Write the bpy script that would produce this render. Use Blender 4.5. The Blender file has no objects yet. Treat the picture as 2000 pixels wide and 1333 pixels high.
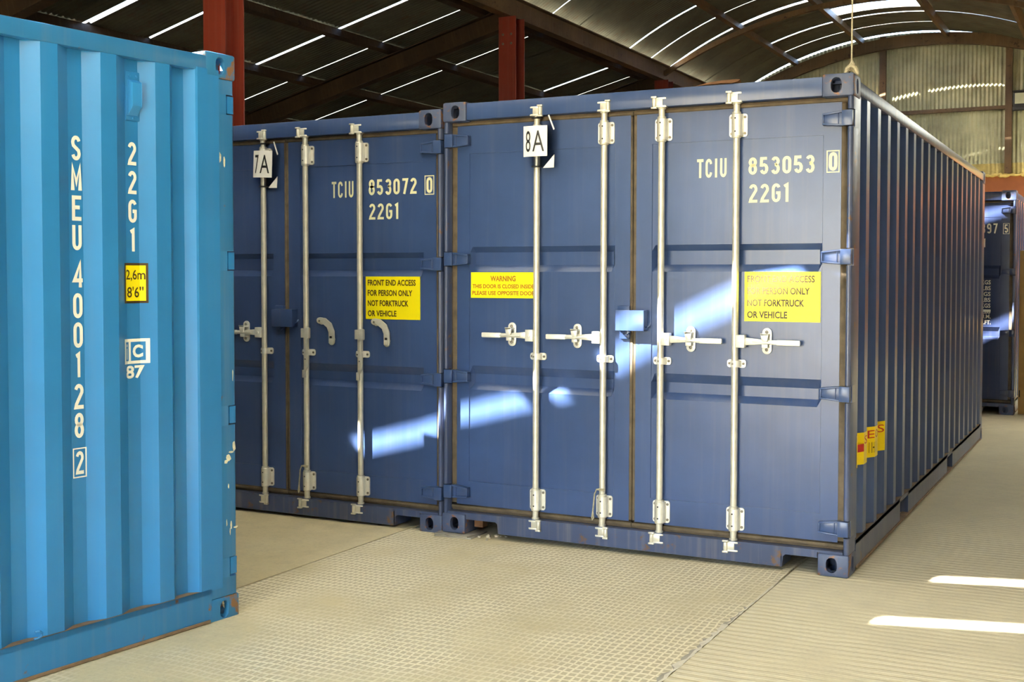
import bpy, bmesh, math, random
from mathutils import Vector, Matrix
random.seed(7)
SC = bpy.context.scene
COL = SC.collection
R = math.radians

# ------------------------------------------------------------------ camera
def look(yaw, pitch, roll):
    f = Vector((-math.sin(yaw)*math.cos(pitch), math.cos(yaw)*math.cos(pitch), math.sin(pitch)))
    r = Vector((math.cos(yaw), math.sin(yaw), 0)); u = r.cross(f)
    c, s = math.cos(roll), math.sin(roll)
    r, u = c*r+s*u, -s*r+c*u
    return Matrix((r, u, -f)).transposed()
cd = bpy.data.cameras.new('camera'); cam = bpy.data.objects.new('camera', cd); COL.objects.link(cam)
cam.matrix_world = Matrix.Translation((1.26727, -6.05011, 1.59704)) @ look(.468274, -.0321721, .00049).to_4x4()
cd.sensor_width = 36; cd.lens = 36*2292.905/2000; cd.shift_x = -48.06/2000; cd.shift_y = -58.34/2000
cd.clip_start = .05; cd.clip_end = 300
SC.camera = cam

# ------------------------------------------------------------------ sky, sun, exposure
SUN_D = Vector((1.1, .85, -1)).normalized()          # direction the sunlight travels
w = bpy.data.worlds.new('world'); SC.world = w; w.use_nodes = True
nt = w.node_tree; bg = nt.nodes['Background']
sky = nt.nodes.new('ShaderNodeTexSky'); sky.sky_type = 'NISHITA'; sky.sun_disc = False
sky.sun_elevation = math.asin(-SUN_D.z); sky.sun_rotation = math.atan2(-SUN_D.x, -SUN_D.y)
sky.air_density = 1.0; sky.dust_density = 2.0
nt.links.new(sky.outputs[0], bg.inputs[0]); bg.inputs[1].default_value = .55
sl = bpy.data.lights.new('sun', 'SUN'); sl.energy = 16; sl.angle = R(.53); sl.color = (1, .96, .88)
sun = bpy.data.objects.new('sun', sl); COL.objects.link(sun)
sun.rotation_euler = SUN_D.to_track_quat('-Z', 'Y').to_euler(); sun.location = (-12, -10, 14)
SC.view_settings.view_transform = 'Standard'; SC.view_settings.look = 'None'
SC.view_settings.gamma = 1; SC.view_settings.use_curve_mapping = False
SC.view_settings.exposure = 2.46
SC.cycles.use_denoising = True
SC.cycles.use_adaptive_sampling = True; SC.cycles.adaptive_threshold = .08; SC.cycles.adaptive_min_samples = 16
SC.cycles.max_bounces = 7; SC.cycles.diffuse_bounces = 5; SC.cycles.glossy_bounces = 3
SC.cycles.transmission_bounces = 6; SC.cycles.transparent_max_bounces = 8
SC.cycles.caustics_reflective = False; SC.cycles.caustics_refractive = False
SC.cycles.sample_clamp_indirect = 6.0

# ------------------------------------------------------------------ materials
MATS = {}
def newmat(name):
    m = bpy.data.materials.new(name); m.use_nodes = True
    n = m.node_tree.nodes; b = n['Principled BSDF']; MATS[name] = m
    return m, m.node_tree, n, b
def N(nt, t, **kw):
    n = nt.nodes.new(t)
    for k, v in kw.items():
        if k in n.inputs: n.inputs[k].default_value = v
        else: setattr(n, k, v)
    return n
def ramp(nt, fac, p0, p1, c0=(0, 0, 0, 1), c1=(1, 1, 1, 1)):
    r = nt.nodes.new('ShaderNodeValToRGB'); e = r.color_ramp.elements
    e[0].position, e[1].position = p0, p1; e[0].color, e[1].color = c0, c1
    nt.links.new(fac, r.inputs[0]); return r.outputs[0]
def mix(nt, fac, a, b, mode='MIX'):
    m = nt.nodes.new('ShaderNodeMix'); m.data_type = 'RGBA'; m.blend_type = mode
    for s, v in ((0, fac), (6, a), (7, b)):
        if hasattr(v, 'is_linked'): nt.links.new(v, m.inputs[s])
        elif isinstance(v, (int, float)): m.inputs[s].default_value = v
        else: m.inputs[s].default_value = (*v[:3], 1)
    return m.outputs[2]
def coords(nt, scale=(1, 1, 1), kind='Object'):
    t = nt.nodes.new('ShaderNodeTexCoord'); mp = nt.nodes.new('ShaderNodeMapping')
    mp.inputs['Scale'].default_value = scale
    nt.links.new(t.outputs[kind], mp.inputs[0]); return mp.outputs[0]
def noise(nt, vec, scale, detail=4, rough=.6):
    n = N(nt, 'ShaderNodeTexNoise', Scale=scale, Detail=detail, Roughness=rough)
    nt.links.new(vec, n.inputs['Vector']); return n.outputs['Fac']
def bump(nt, b, h, strength, dist):
    bp = N(nt, 'ShaderNodeBump', Strength=strength, Distance=dist)
    nt.links.new(h, bp.inputs['Height']); nt.links.new(bp.outputs[0], b.inputs['Normal']); return bp

def paint(name, col, rough=.4, rust=.0, var=.25, rustcol=(.16, .06, .02), dust=.06, coat=0.0):
    m, nt, n, b = newmat(name)
    v = coords(nt)
    big = noise(nt, v, 1.3, 5)
    dark = tuple(c*(1-var) for c in col); lite = tuple(min(1, c*(1+var)) for c in col)
    c = mix(nt, ramp(nt, big, .35, .65), dark, lite)
    st = noise(nt, coords(nt, (22, 22, .7)), 1.0, 3)
    c = mix(nt, ramp(nt, st, .5, .8, (0, 0, 0, 1), (dust*2, dust*2, dust*2, 1)), c, (.42, .37, .28))
    if rust > 0:
        rn = noise(nt, v, 9, 8, .7)
        c = mix(nt, ramp(nt, rn, .71-rust*.36, .77-rust*.36), c, rustcol)
    nt.links.new(c, b.inputs['Base Color'])
    b.inputs['Roughness'].default_value = rough
    wv = noise(nt, v, 2.0, 1)
    bump(nt, b, wv, .2, .012)
    return m
def plain(name, col, rough=.5, metal=0.0, var=.15, sc=8, bumpd=0):
    m, nt, n, b = newmat(name)
    v = coords(nt); f = noise(nt, v, sc, 5)
    c = mix(nt, ramp(nt, f, .3, .7), tuple(c*(1-var) for c in col), tuple(min(1, c*(1+var)) for c in col))
    nt.links.new(c, b.inputs['Base Color']); b.inputs['Roughness'].default_value = rough; b.inputs['Metallic'].default_value = metal
    if bumpd: bump(nt, b, f, .4, bumpd)
    return m

paint('navy_paint', (.042, .078, .195), .28, .0, .14, dust=.03)
paint('navy_dark_paint', (.030, .046, .115), .25, .0, .15, dust=.03)
paint('navy_casting', (.058, .080, .155), .45, .46, .2, (.24, .10, .03), dust=.05)
paint('navy_worn_reflect', (.050, .072, .15), .28, .32, .2, (.15, .08, .035), dust=.12)  # real rust, raised to stand in for the brown reflection on the posts too
paint('sky_casting', (.030, .19, .40), .42, .48, .1, (.26, .13, .05), dust=.06)
plain('spall', (.66, .60, .48), .9, 0, .15, 25, .004)
plain('spall_dark', (.36, .32, .25), .9, 0, .2, 25, .004)
paint('sky_paint', (.027, .212, .50), .3, .0, .07, dust=.02)
paint('sky_worn', (.029, .198, .44), .36, .22, .1, (.23, .11, .04), dust=.06)
paint('red_paint', (.26, .035, .018), .45, .06, .18, (.20, .05, .02))
paint('brown_steel', (.125, .072, .028), .6, .35, .35, (.05, .02, .009), dust=.06)  # eaves and main roof steel, paler brown carries the light on it
paint('shaded_steel', (.052, .028, .012), .8, .35, .35, (.03, .013, .006), dust=.04)  # darker copy of the brown steel, side roof shade put into the colour
plain('rust_lip', (.23, .15, .085), .7, .1, .3, 10, .002)
plain('gasket_rubber', (.115, .085, .05), .75, 0, .35, 14, .002)
plain('zinc', (.70, .67, .56), .38, .45, .10, 20)
plain('zinc_bright', (.85, .83, .74), .32, .35, .06, 25)
plain('bolt_steel', (.20, .17, .13), .5, .6, .3, 30)
plain('black_plastic', (.012, .012, .012), .5)
plain('hole_dark', (.01, .01, .01), .8)
plain('letter_cream', (.86, .82, .50), .5, 0, .03)
plain('letter_white', (.90, .86, .74), .5, 0, .03)
plain('sign_yellow', (.93, .78, .0), .4, 0, .03)
plain('sign_lemon', (.93, .85, .0), .4, 0, .03)
plain('sign_amber', (.90, .66, .0), .4, 0, .04)
plain('ink_brown', (.06, .03, .004), .5)
plain('ink_orange', (.42, .13, .0), .5)
plain('ink_red', (.55, .02, .01), .5)
plain('card_white', (.92, .90, .84), .5, 0, .03)
plain('cord_fibre', (.45, .40, .27), .8, 0, .25, 60)
plain('foam', (.80, .62, .20), .8, 0, .2, 12, .01)
plain('rust_plate', (.22, .10, .04), .75, .2, .4, 12, .004)
plain('dull_plate', (.36, .33, .27), .55, .4, .25, 14, .002)
plain('redbrown_wall', (.33, .105, .035), .75, 0, .15, 3)
plain('flashing', (.45, .36, .12), .5, .2, .3, 8)
plain('plywood', (.42, .25, .075), .6, 0, .16, 5)
plain('lamp_glass', (.50, .52, .36), .15, 0, .1)
plain('scrape', (.75, .70, .50), .6, 0, .3, 30)
plain('crumb', (.42, .37, .28), .9, 0, .2)

def sheet_mat(name, col, rough, metal, rustamt):
    m, nt, n, b = newmat(name)
    v = coords(nt)
    f = noise(nt, v, 2.2, 6)
    c = mix(nt, ramp(nt, f, .3, .7), tuple(x*.72 for x in col), tuple(x*1.25 for x in col))
    r2 = noise(nt, coords(nt, (1, 1, .25)), 4, 6, .7)
    c = mix(nt, ramp(nt, r2, .62-rustamt*.2, .8-rustamt*.2), c, (.14, .085, .045))
    nt.links.new(c, b.inputs['Base Color']); b.inputs['Roughness'].default_value = rough; b.inputs['Metallic'].default_value = metal
    return m
sheet_mat('roof_iron', (.135, .132, .10), .6, .25, .35)
sheet_mat('gable_iron', (.40, .39, .24), .5, .3, .1)
sheet_mat('side_iron', (.22, .16, .10), .6, .2, .4)

def floor_mat(name, kind):
    m, nt, n, b = newmat(name)
    v = coords(nt, kind='Object')
    big = noise(nt, v, .9, 6); fine = noise(nt, v, 55, 4); mid = noise(nt, v, 6, 6, .65)
    c = mix(nt, ramp(nt, big, .3, .7), (.55, .455, .262), (.68, .585, .37))
    c = mix(nt, ramp(nt, mid, .45, .75, (0, 0, 0, 1), (.5, .5, .5, 1)), c, (.45, .38, .25))
    c = mix(nt, ramp(nt, fine, .5, .75, (0, 0, 0, 1), (.35, .35, .35, 1)), c, (.34, .29, .20))
    sx = nt.nodes.new('ShaderNodeSeparateXYZ')
    # wobble the pattern a little so the lines are hand made
    wob = noise(nt, v, 3.5, 2)
    def line(axis, pitch, wobble, sharp):
        a = N(nt, 'ShaderNodeMath', operation='MULTIPLY_ADD'); a.inputs[1].default_value = wobble
        nt.links.new(wob, a.inputs[0]); nt.links.new(sx.outputs[axis], a.inputs[2])
        d = N(nt, 'ShaderNodeMath', operation='MULTIPLY'); d.inputs[1].default_value = math.pi/pitch; nt.links.new(a.outputs[0], d.inputs[0])
        s = N(nt, 'ShaderNodeMath', operation='SINE'); nt.links.new(d.outputs[0], s.inputs[0])
        ab = N(nt, 'ShaderNodeMath', operation='ABSOLUTE'); nt.links.new(s.outputs[0], ab.inputs[0])
        return ramp(nt, ab.outputs[0], sharp, 1.0)
    nt.links.new(v, sx.inputs[0])
    if kind_grid(kind):
        lx = line('X', .034, .055, .80); ly = line('Y', .047, .06, .80)
        g = mix(nt, 1.0, lx, ly, 'LIGHTEN')
        wear = ramp(nt, noise(nt, v, 1.15, 5, .55), .44, .62, (1, 1, 1, 1), (.06, .06, .06, 1))
        g2 = mix(nt, wear, (.5, .5, .5), g)
        c = mix(nt, mix(nt, 1.0, wear, g, 'MULTIPLY'), mix(nt, mix(nt, .5, (0, 0, 0), wear), c, (.46, .40, .29)), (.80, .71, .50))
        h = mix(nt, .2, g2, fine); bump(nt, b, h, .55, .005)
    elif kind == 'brushed':
        ly = line('Y', .058, .05, .15)
        ly2 = line('Y', .021, .03, .1)
        l = mix(nt, .35, ly, ly2)
        wear = ramp(nt, noise(nt, v, 1.4, 5, .55), .42, .62, (1, 1, 1, 1), (.15, .15, .15, 1))
        g2 = mix(nt, wear, (.5, .5, .5), l)
        c = mix(nt, mix(nt, .6, (0, 0, 0), g2), c, (.84, .77, .60))
        h = mix(nt, .15, g2, fine); bump(nt, b, h, .7, .006)
    else:
        h = mix(nt, .5, mid, fine); bump(nt, b, h, .3, .004)
    nt.links.new(c, b.inputs['Base Color']); b.inputs['Roughness'].default_value = .85
    return m
def kind_grid(k): return k == 'grid'
floor_mat('concrete_grid', 'grid'); floor_mat('concrete_brushed', 'brushed'); floor_mat('concrete_smooth', 'smooth')
m, nt, n, b = newmat('clear_plastic')
b.inputs['Base Color'].default_value = (.95, .97, 1, 1); b.inputs['Roughness'].default_value = .12
b.inputs['Transmission Weight'].default_value = 1; b.inputs['IOR'].default_value = 1.06
m, nt, n, b = newmat('added_rooflight')  # translucent sheets added out of view to brighten the shed
nt.nodes.remove(b); tr = N(nt, 'ShaderNodeBsdfTranslucent'); tr.inputs['Color'].default_value = (.58, .545, .42, 1)
df = N(nt, 'ShaderNodeBsdfDiffuse'); df.inputs['Color'].default_value = (.75, .76, .68, 1); mx = N(nt, 'ShaderNodeMixShader'); mx.inputs[0].default_value = .3
nt.links.new(tr.outputs[0], mx.inputs[1]); nt.links.new(df.outputs[0], mx.inputs[2]); nt.links.new(mx.outputs[0], n['Material Output'].inputs[0])

# ------------------------------------------------------------------ mesh builder
class MB:
    def __init__(s): s.v, s.f, s.m, s.sm = [], [], [], []
    def face(s, pts, m=0, smooth=False):
        i = len(s.v); s.v += [tuple(p) for p in pts]; s.f.append(tuple(range(i, i+len(pts)))); s.m.append(m); s.sm.append(smooth)
    def grid(s, rows, m=0, smooth=False, closed=False):
        i = len(s.v); nr, nc = len(rows), len(rows[0])
        for r in rows: s.v += [tuple(p) for p in r]
        for a in range(nr-1):
            for c in range(nc if closed else nc-1):
                d = (c+1) % nc
                s.f.append((i+a*nc+c, i+a*nc+d, i+(a+1)*nc+d, i+(a+1)*nc+c)); s.m.append(m); s.sm.append(smooth)
    def box(s, x0, x1, y0, y1, z0, z1, m=0):
        i = len(s.v)
        s.v += [(x, y, z) for z in (z0, z1) for y in (y0, y1) for x in (x0, x1)]
        for q in ((0, 2, 3, 1), (4, 5, 7, 6), (0, 1, 5, 4), (2, 6, 7, 3), (0, 4, 6, 2), (1, 3, 7, 5)):
            s.f.append(tuple(i+k for k in q)); s.m.append(m); s.sm.append(False)
    def prism(s, poly, a0, a1, axis='z', m=0, smooth=False, caps=True):
        """poly: 2D points; axis z:(x,y) y:(x,z) x:(y,z)"""
        def P(p, a):
            return {'z': (p[0], p[1], a), 'y': (p[0], a, p[1]), 'x': (a, p[0], p[1])}[axis]
        i = len(s.v); n = len(poly)
        s.v += [P(p, a0) for p in poly] + [P(p, a1) for p in poly]
        for k in range(n):
            j = (k+1) % n
            s.f.append((i+k, i+j, i+n+j, i+n+k)); s.m.append(m); s.sm.append(smooth)
        if caps:
            s.f.append(tuple(i+k for k in range(n))[::-1]); s.m.append(m); s.sm.append(False)
            s.f.append(tuple(i+n+k for k in range(n))); s.m.append(m); s.sm.append(False)
    def lathe(s, prof, cx, cy, n=16, m=0):
        """vertical lathe; prof [(z,r)]"""
        rows = [[(cx+r*math.cos(2*math.pi*k/n), cy+r*math.sin(2*math.pi*k/n), z) for k in range(n)] for z, r in prof]
        s.grid(rows, m, True, True)
        s.face(rows[0][::-1], m); s.face(rows[-1], m)
    def disc_y(s, x, y0, y1, z, r, m=0, n=12):
        s.prism([(x+r*math.cos(2*math.pi*k/n), z+r*math.sin(2*math.pi*k/n)) for k in range(n)], y0, y1, 'y', m, True)
    def tube(s, pts, r, n=8, m=0):
        pts = [Vector(p) for p in pts]; rows = []
        up = Vector((.3, .2, 1)).normalized()
        for k, p in enumerate(pts):
            t = (pts[min(k+1, len(pts)-1)]-pts[max(k-1, 0)]).normalized()
            a = t.cross(up)
            if a.length < .05: a = t.cross(Vector((1, 0, 0)))
            a.normalize(); bb = t.cross(a)
            rk = r[k] if isinstance(r, (list, tuple)) else r
            rows.append([tuple(p+rk*(math.cos(2*math.pi*j/n)*a+math.sin(2*math.pi*j/n)*bb)) for j in range(n)])
        s.grid(rows, m, True, True); s.face(rows[0][::-1], m); s.face(rows[-1], m)
    def mesh(s, name, mats, bevel=0, angle=35, fix=True):
        me = bpy.data.meshes.new(name); me.from_pydata(s.v, [], s.f)
        for k in mats: me.materials.append(MATS[k])
        me.polygons.foreach_set('material_index', s.m)
        bm = bmesh.new(); bm.from_mesh(me)
        if fix:
            bmesh.ops.recalc_face_normals(bm, faces=bm.faces)
        if bevel:
            bmesh.ops.remove_doubles(bm, verts=bm.verts, dist=1e-5)
            ed = [e for e in bm.edges if len(e.link_faces) == 2 and e.calc_face_angle(0) > R(40)]
            bmesh.ops.bevel(bm, geom=ed, offset=bevel, segments=2, profile=.5, affect='EDGES', clamp_overlap=True)
        bm.to_mesh(me); bm.free()
        if bevel: s.sm = [True]*len(me.polygons)
        if any(s.sm):
            me.polygons.foreach_set('use_smooth', [True]*len(me.polygons)); me.set_sharp_from_angle(angle=R(angle))
        me.update(); return me
    def build(s, name, mats, parent=None, loc=(0, 0, 0), **kw):
        if isinstance(mats, str): mats = [mats]
        return link(name, s.mesh(name, mats, **kw), parent, loc)
def link(name, me, parent=None, loc=(0, 0, 0), rot=(0, 0, 0), scale=(1, 1, 1)):
    o = bpy.data.objects.new(name, me); COL.objects.link(o); o.parent = parent
    o.location = loc; o.rotation_euler = rot; o.scale = scale; return o
def tag(o, label, cat, group=None):
    o['label'] = label; o['category'] = cat
    if group: o['group'] = group
    return o
def struct(o, label=None):
    o['kind'] = 'structure'
    if label: o['label'] = label
    return o
def empty(name, loc=(0, 0, 0), rot=(0, 0, 0)):
    o = bpy.data.objects.new(name, None); COL.objects.link(o); o.location = loc; o.rotation_euler = rot
    o.empty_display_size = .2; return o
def rrect(x0, x1, z0, z1, r, n=4):
    out = []
    for cx, cz, a in ((x1-r, z1-r, 0), (x0+r, z1-r, 90), (x0+r, z0+r, 180), (x1-r, z0+r, 270)):
        out += [(cx+r*math.cos(R(a+90*k/n)), cz+r*math.sin(R(a+90*k/n))) for k in range(n+1)]
    return out

# ------------------------------------------------------------------ lettering
def arc(cx, cy, rx, ry, a0, a1, n=8):
    return [(cx+rx*math.cos(R(a0+(a1-a0)*k/n)), cy+ry*math.sin(R(a0+(a1-a0)*k/n))) for k in range(n+1)]
def glyphs(s=.075, wd=.46):
    l, r, b, t = s, wd-s, s, 1-s; c = (l+r)/2; rx = (r-l)/2; m = .53
    G = {}
    G['0'] = [arc(c, t-.2, rx, .2, 0, 180)+arc(c, b+.2, rx, .2, 180, 360)+[(r, t-.2)]]
    G['O'] = G['0']
    G['1'] = [[(c-.13, t-.08), (c+.02, t), (c+.02, 0)]]
    G['2'] = [arc(c, t-.2, rx, .2, 165, -20)+[(l+.03, b+.12), (l, b), (wd, b)]]
    G['3'] = [arc(c, t-.19, rx*.95, .19, 160, -80)+[(c-.03, m)], [(c-.03, m)]+arc(c, b+.22, rx, .235, 80, -160)]
    G['4'] = [[(r-.02, 0), (r-.02, t+.02), (l, .28), (wd+.03, .28)]]
    G['5'] = [[(r, t), (l+.02, t), (l, m)]+arc(c, b+.24, rx, .24, 120, -160)]
    G['7'] = [[(l-.04, t), (r, t), (c-.06, 0)]]
    G['8'] = [arc(c, t-.2, rx*.92, .2, 0, 360, 16), arc(c, b+.235, rx, .235, 0, 360, 16)]
    G['9'] = [arc(c, t-.22, rx, .22, 0, 360, 16), [(r, t-.2), (r, b+.25)]+arc(c, b+.2, rx, .2, 0, -150)]
    G['S'] = [arc(c, t-.2, rx, .2, 15, 180)+[(l+.03, .60), (r-.03, .40)]+arc(c, b+.2, rx, .2, 0, -165)]
    G['M'] = [[(l, 0), (l, t), (c, .3), (r, t), (r, 0)]]
    G['E'] = [[(wd, t), (l, t), (l, b), (wd, b)], [(l, m), (r, m)]]
    G['U'] = [[(l, 1)]+arc(c, b+.2, rx, .2, 180, 360)+[(r, 1)]]
    G['G'] = [arc(c, t-.2, rx, .2, 20, 180)+arc(c, b+.2, rx, .2, 180, 360)+[(r, .5), (c, .5)]]
    G['C'] = [arc(c, t-.2, rx, .2, 0, 180)+arc(c, b+.2, rx, .2, 180, 360)]
    G['T'] = [[(0, t), (wd, t)], [(c, t), (c, 0)]]
    G['I'] = [[(c, 1), (c, 0)]]
    return G
GL = glyphs()
def stroke(pl, hw):
    """flat ribbon quads of a polyline"""
    n = len(pl); closed = (Vector(pl[0])-Vector(pl[-1])).length < 1e-4
    P = [Vector(p) for p in pl]; L, Rr = [], []
    for k in range(n):
        if closed: a, b = P[(k-1) % (n-1)] if k else P[n-2], P[(k+1)] if k < n-1 else P[1]
        else: a, b = P[max(k-1, 0)], P[min(k+1, n-1)]
        d0 = (P[k]-a) if (P[k]-a).length > 1e-9 else (b-P[k]); d1 = (b-P[k]) if (b-P[k]).length > 1e-9 else d0
        d0, d1 = d0.normalized(), d1.normalized()
        n0, n1 = Vector((-d0.y, d0.x)), Vector((-d1.y, d1.x)); mm = n0+n1
        if mm.length < 1e-3: mm = n0
        mm.normalize(); k_ = hw/max(.42, mm.dot(n0))
        L.append(P[k]+mm*k_); Rr.append(P[k]-mm*k_)
    return [(L[k], Rr[k], Rr[k+1], L[k+1]) for k in range(n-1)]
def put_quads(mb, quads, x0, z0, sx, sz, fn, m=0):
    for q in quads: mb.face([fn(x0+p[0]*sx, z0+p[1]*sz) for p in q], m)
def word(mb, txt, x0, x1, z0, z1, fn, m=0, hw=.075, gap=.16):
    """stencil-free container lettering filling the box x0..x1, z0..z1"""
    adv = {'1': .34, 'I': .26, 'M': .56}
    ws = [adv.get(c, .46) for c in txt]; tot = sum(ws)+gap*(len(txt)-1); k = (x1-x0)/tot; x = x0
    for c, wd in zip(txt, ws):
        if c != ' ':
            off = (wd-.46)/2*k
            for pl in GL[c]: put_quads(mb, stroke(pl, hw), x+off, z0, k*(1 if c != 'M' else 1), (z1-z0), fn, m)
        x += (wd+gap)*k
def frame2d(mb, x0, x1, z0, z1, t, fn, m=0):
    for a, b, c, d in ((x0, x1, z0, z0+t), (x0, x1, z1-t, z1), (x0, x0+t, z0+t, z1-t), (x1-t, x1, z0+t, z1-t)):
        mb.face([fn(a, c), fn(b, c), fn(b, d), fn(a, d)], m)
def font_faces(txt, bold=0.0):
    cu = bpy.data.curves.new('t', 'FONT'); cu.body = txt; cu.size = 1; cu.resolution_u = 3; cu.offset = bold
    o = bpy.data.objects.new('t', cu); COL.objects.link(o)
    dg = bpy.context.evaluated_depsgraph_get(); me = bpy.data.meshes.new_from_object(o.evaluated_get(dg))
    vs = [tuple(v.co[:2]) for v in me.vertices]; fs = [tuple(p.vertices) for p in me.polygons]
    bpy.data.objects.remove(o); bpy.data.curves.remove(cu); bpy.data.meshes.remove(me)
    return vs, fs
def text(mb, txt, x0, x1, z0, z1, fn, m=0, bold=.026):
    """ordinary print scaled to fill a box"""
    vs, fs = font_faces(txt, bold)
    ax, bx = min(v[0] for v in vs), max(v[0] for v in vs); az, bz = min(v[1] for v in vs), max(v[1] for v in vs)
    for f in fs:
        mb.face([fn(x0+(vs[k][0]-ax)/(bx-ax)*(x1-x0), z0+(vs[k][1]-az)/(bz-az)*(z1-z0)) for k in f], m)

# ------------------------------------------------------------------ ground levels
def floor_z(x, y):
    a = max(0, min(1, (x+3.6)/3.4)); return a*(.03-.0077*max(-7, min(8.6, y)))

# ================================================================== THE SHED
XL, XR, YG, YF = -6.0, 1.25, 18.0, -10.6       # eaves lines, far gable, front with added doorway
BCX, BCZ, BR = -2.75, -.05, 6.4                 # barrel roof circle
def zb(x, dr=0): return BCZ+math.sqrt((BR+dr)**2-(x-BCX)**2)
def zl(x): return 5.2+.257*(x+6)
def zr_(x): return 4.9-.24*(x-XR)

# floor: slabs poured side by side, joints between them
floor = empty('floor'); struct(floor)
def slab(x0, x1, y0, y1, mat, gap=.006, step=.5):
    nx, ny = max(1, int((x1-x0)/step)), max(1, int((y1-y0)/step))
    mb = MB(); X = [x0+gap+(x1-x0-2*gap)*i/nx for i in range(nx+1)]; Y = [y0+gap+(y1-y0-2*gap)*j/ny for j in range(ny+1)]
    mb.grid([[(x, y, floor_z(x, y)) for x in X] for y in Y])
    for a, b in (((X[0], Y[0]), (X[-1], Y[0])), ((X[-1], Y[0]), (X[-1], Y[-1])), ((X[-1], Y[-1]), (X[0], Y[-1])), ((X[0], Y[-1]), (X[0], Y[0]))):
        k = 12
        pa = [(a[0]+(b[0]-a[0])*i/k, a[1]+(b[1]-a[1])*i/k) for i in range(k+1)]
        mb.grid([[(p[0], p[1], floor_z(*p)) for p in pa], [(p[0], p[1], -.14) for p in pa]])
    o = mb.build('floor_slab', mat, floor); return o
slab(-12, -2.72, YF, YG, 'concrete_smooth')
slab(-2.72, -.305, YF, 9.5, 'concrete_grid')
slab(-.305, 6.5, YF, 9.5, 'concrete_brushed')
slab(-2.72, 6.5, 9.5, YG, 'concrete_smooth')
mb = MB(); mb.box(-12.2, 6.7, YF, YG+.2, -.2, -.12); mb.build('subgrade', 'crumb', floor)
random.seed(21)                                 # crumbled edges along the slab joint
for mat, wl, wr, ya, yb in (('spall', .026, .010, -2.3, -1.05), ('spall_dark', .030, -.002, -1.95, -.75), ('spall', .010, .006, -1.05, -.2)):
    a_, b_ = [], []; y = ya; mb = MB()
    while y < yb:
        k_ = random.uniform(.15, 1.1)**1.5; z_ = floor_z(-.305, y)+(.0022 if mat == 'spall' else .0014)
        a_.append((-.305-wl*k_, y, z_)); b_.append((-.305+wr*random.uniform(.2, 1), y, z_)); y += random.uniform(.02, .06)
    mb.grid([a_, b_]); mb.build('spalled_edge', mat, floor)
mb = MB(); mb.face([(-60, -70, -.06), (60, -70, -.06), (60, YF, -.06), (-60, YF, -.06)])
struct(mb.build('floor_yard', 'concrete_smooth'))

# roof sheets -------------------------------------------------------
J0, JP = 6.30, .97                              # sheet joints along the shed
def joint(k): return {-10: -3.55, -11: -4.60, -12: -5.45, -1: 5.18}.get(k, J0+JP*k)
def wave(t): return -.011*math.cos(2*math.pi*t/.0762)
def sheet_mesh(name, prof, width, seg=6):
    """prof: list of (x,z,nx,nz) down the slope, corrugated across Y, Y from 0..width"""
    n = int(width/.0762*seg); mb = MB()
    mb.grid([[(x+nx*wave(width*j/n), width*j/n, z+nz*wave(width*j/n)) for j in range(n+1)] for x, z, nx, nz in prof], 0, True)
    return mb.mesh(name, ['roof_iron'], angle=60)
def sheets(parent, bays, gaps, lights, ks):
    for bi, prof in enumerate(bays):
        me = sheet_mesh('roof_sheet', prof, JP+.05); ml = me.copy(); ml.materials.clear(); ml.materials.append(MATS['added_rooflight'])
        for k in ks:
            y0 = joint(k)+gaps.get((bi, k), -.03)+SHIFT.get((parent.name, k), 0); y1 = joint(k+1)+.02+SHIFT.get((parent.name, k+1), 0)
            o = link('added_rooflight' if (bi, k) in lights else 'roof_sheet', ml if (bi, k) in lights else me, parent, (0, y0, .007*(k % 2)), scale=(1, (y1-y0)/(JP+.05), 1))
KS = range(-18, 12)
SHIFT = {('ceiling_side', -10): -.02, ('ceiling_main', -10): -.11}
def lean_prof(x0, x1):
    nx, nz = -.249, .968
    return [(x, zl(x), nx, nz) for x in (x0-.05, x1+.05)]
LB_ = [lean_prof(-6.5, -6.12), lean_prof(-7.85, -6.5), lean_prof(-9.2, -7.85), lean_prof(-10.6, -9.2), lean_prof(-12.1, -10.6)]
g = .030
lg = {(2, -3): .10, (3, -3): .05, (2, 0): g, (1, 0): g, (3, 0): g, (2, 1): g, (1, 1): g, (3, 1): g, (2, 3): g, (1, 3): g, (0, 3): g, (3, 3): g,
      (1, 6): g, (0, 6): g, (1, 7): g, (0, 7): g, (1, -10): .10, (0, -10): .10, (1, -2): g, (2, -2): g}
ceil_l = struct(empty('ceiling_side'))
sheets(ceil_l, LB_, lg, (), KS)
def barrel_prof(x0, x1, n=7):
    out = []
    for i in range(n+1):
        x = x0+(x1-x0)*i/n; z = zb(x); out.append((x, z, (x-BCX)/BR, (z-BCZ)/BR))
    return out
BB = [barrel_prof(-6.22, -4.90), barrel_prof(-4.95, -3.57), barrel_prof(-3.62, -1.92), barrel_prof(-1.97, -.38), barrel_prof(-.43, 1.3)]
bgp = {(0, 3): g, (0, 6): g, (0, 7): .05, (0, 8): .05, (1, 7): g, (1, 8): .10, (2, 10): .045, (3, 9): .02, (3, 10): .015,
       (1, 11): .055, (2, 11): .048, (0, -10): .11, (0, -11): .12, (0, -12): .12, (1, -10): .05, (0, -1): .10, (1, -1): .10, (0, -2): .10, (1, 10): .04, (2, 9): .6}
ceil_b = struct(empty('ceiling_main'))
sheets(ceil_b, BB, bgp, {(b_, k) for b_ in (3, 4) for k in (-16, -15, -13, -12)} | {(1, -8), (2, -8), (2, -7), (4, -11), (4, -10)}, KS)  # listed bays become added translucent sheets, unseen, for fill light
ceil_r = struct(empty('ceiling_right'))
me = sheet_mesh('roof_sheet', [(x, zr_(x), .233, .972) for x in (XR-.1, 4.0, 6.7)], 2.42, 4)
ml = me.copy(); ml.materials.clear(); ml.materials.append(MATS['added_rooflight'])
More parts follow.
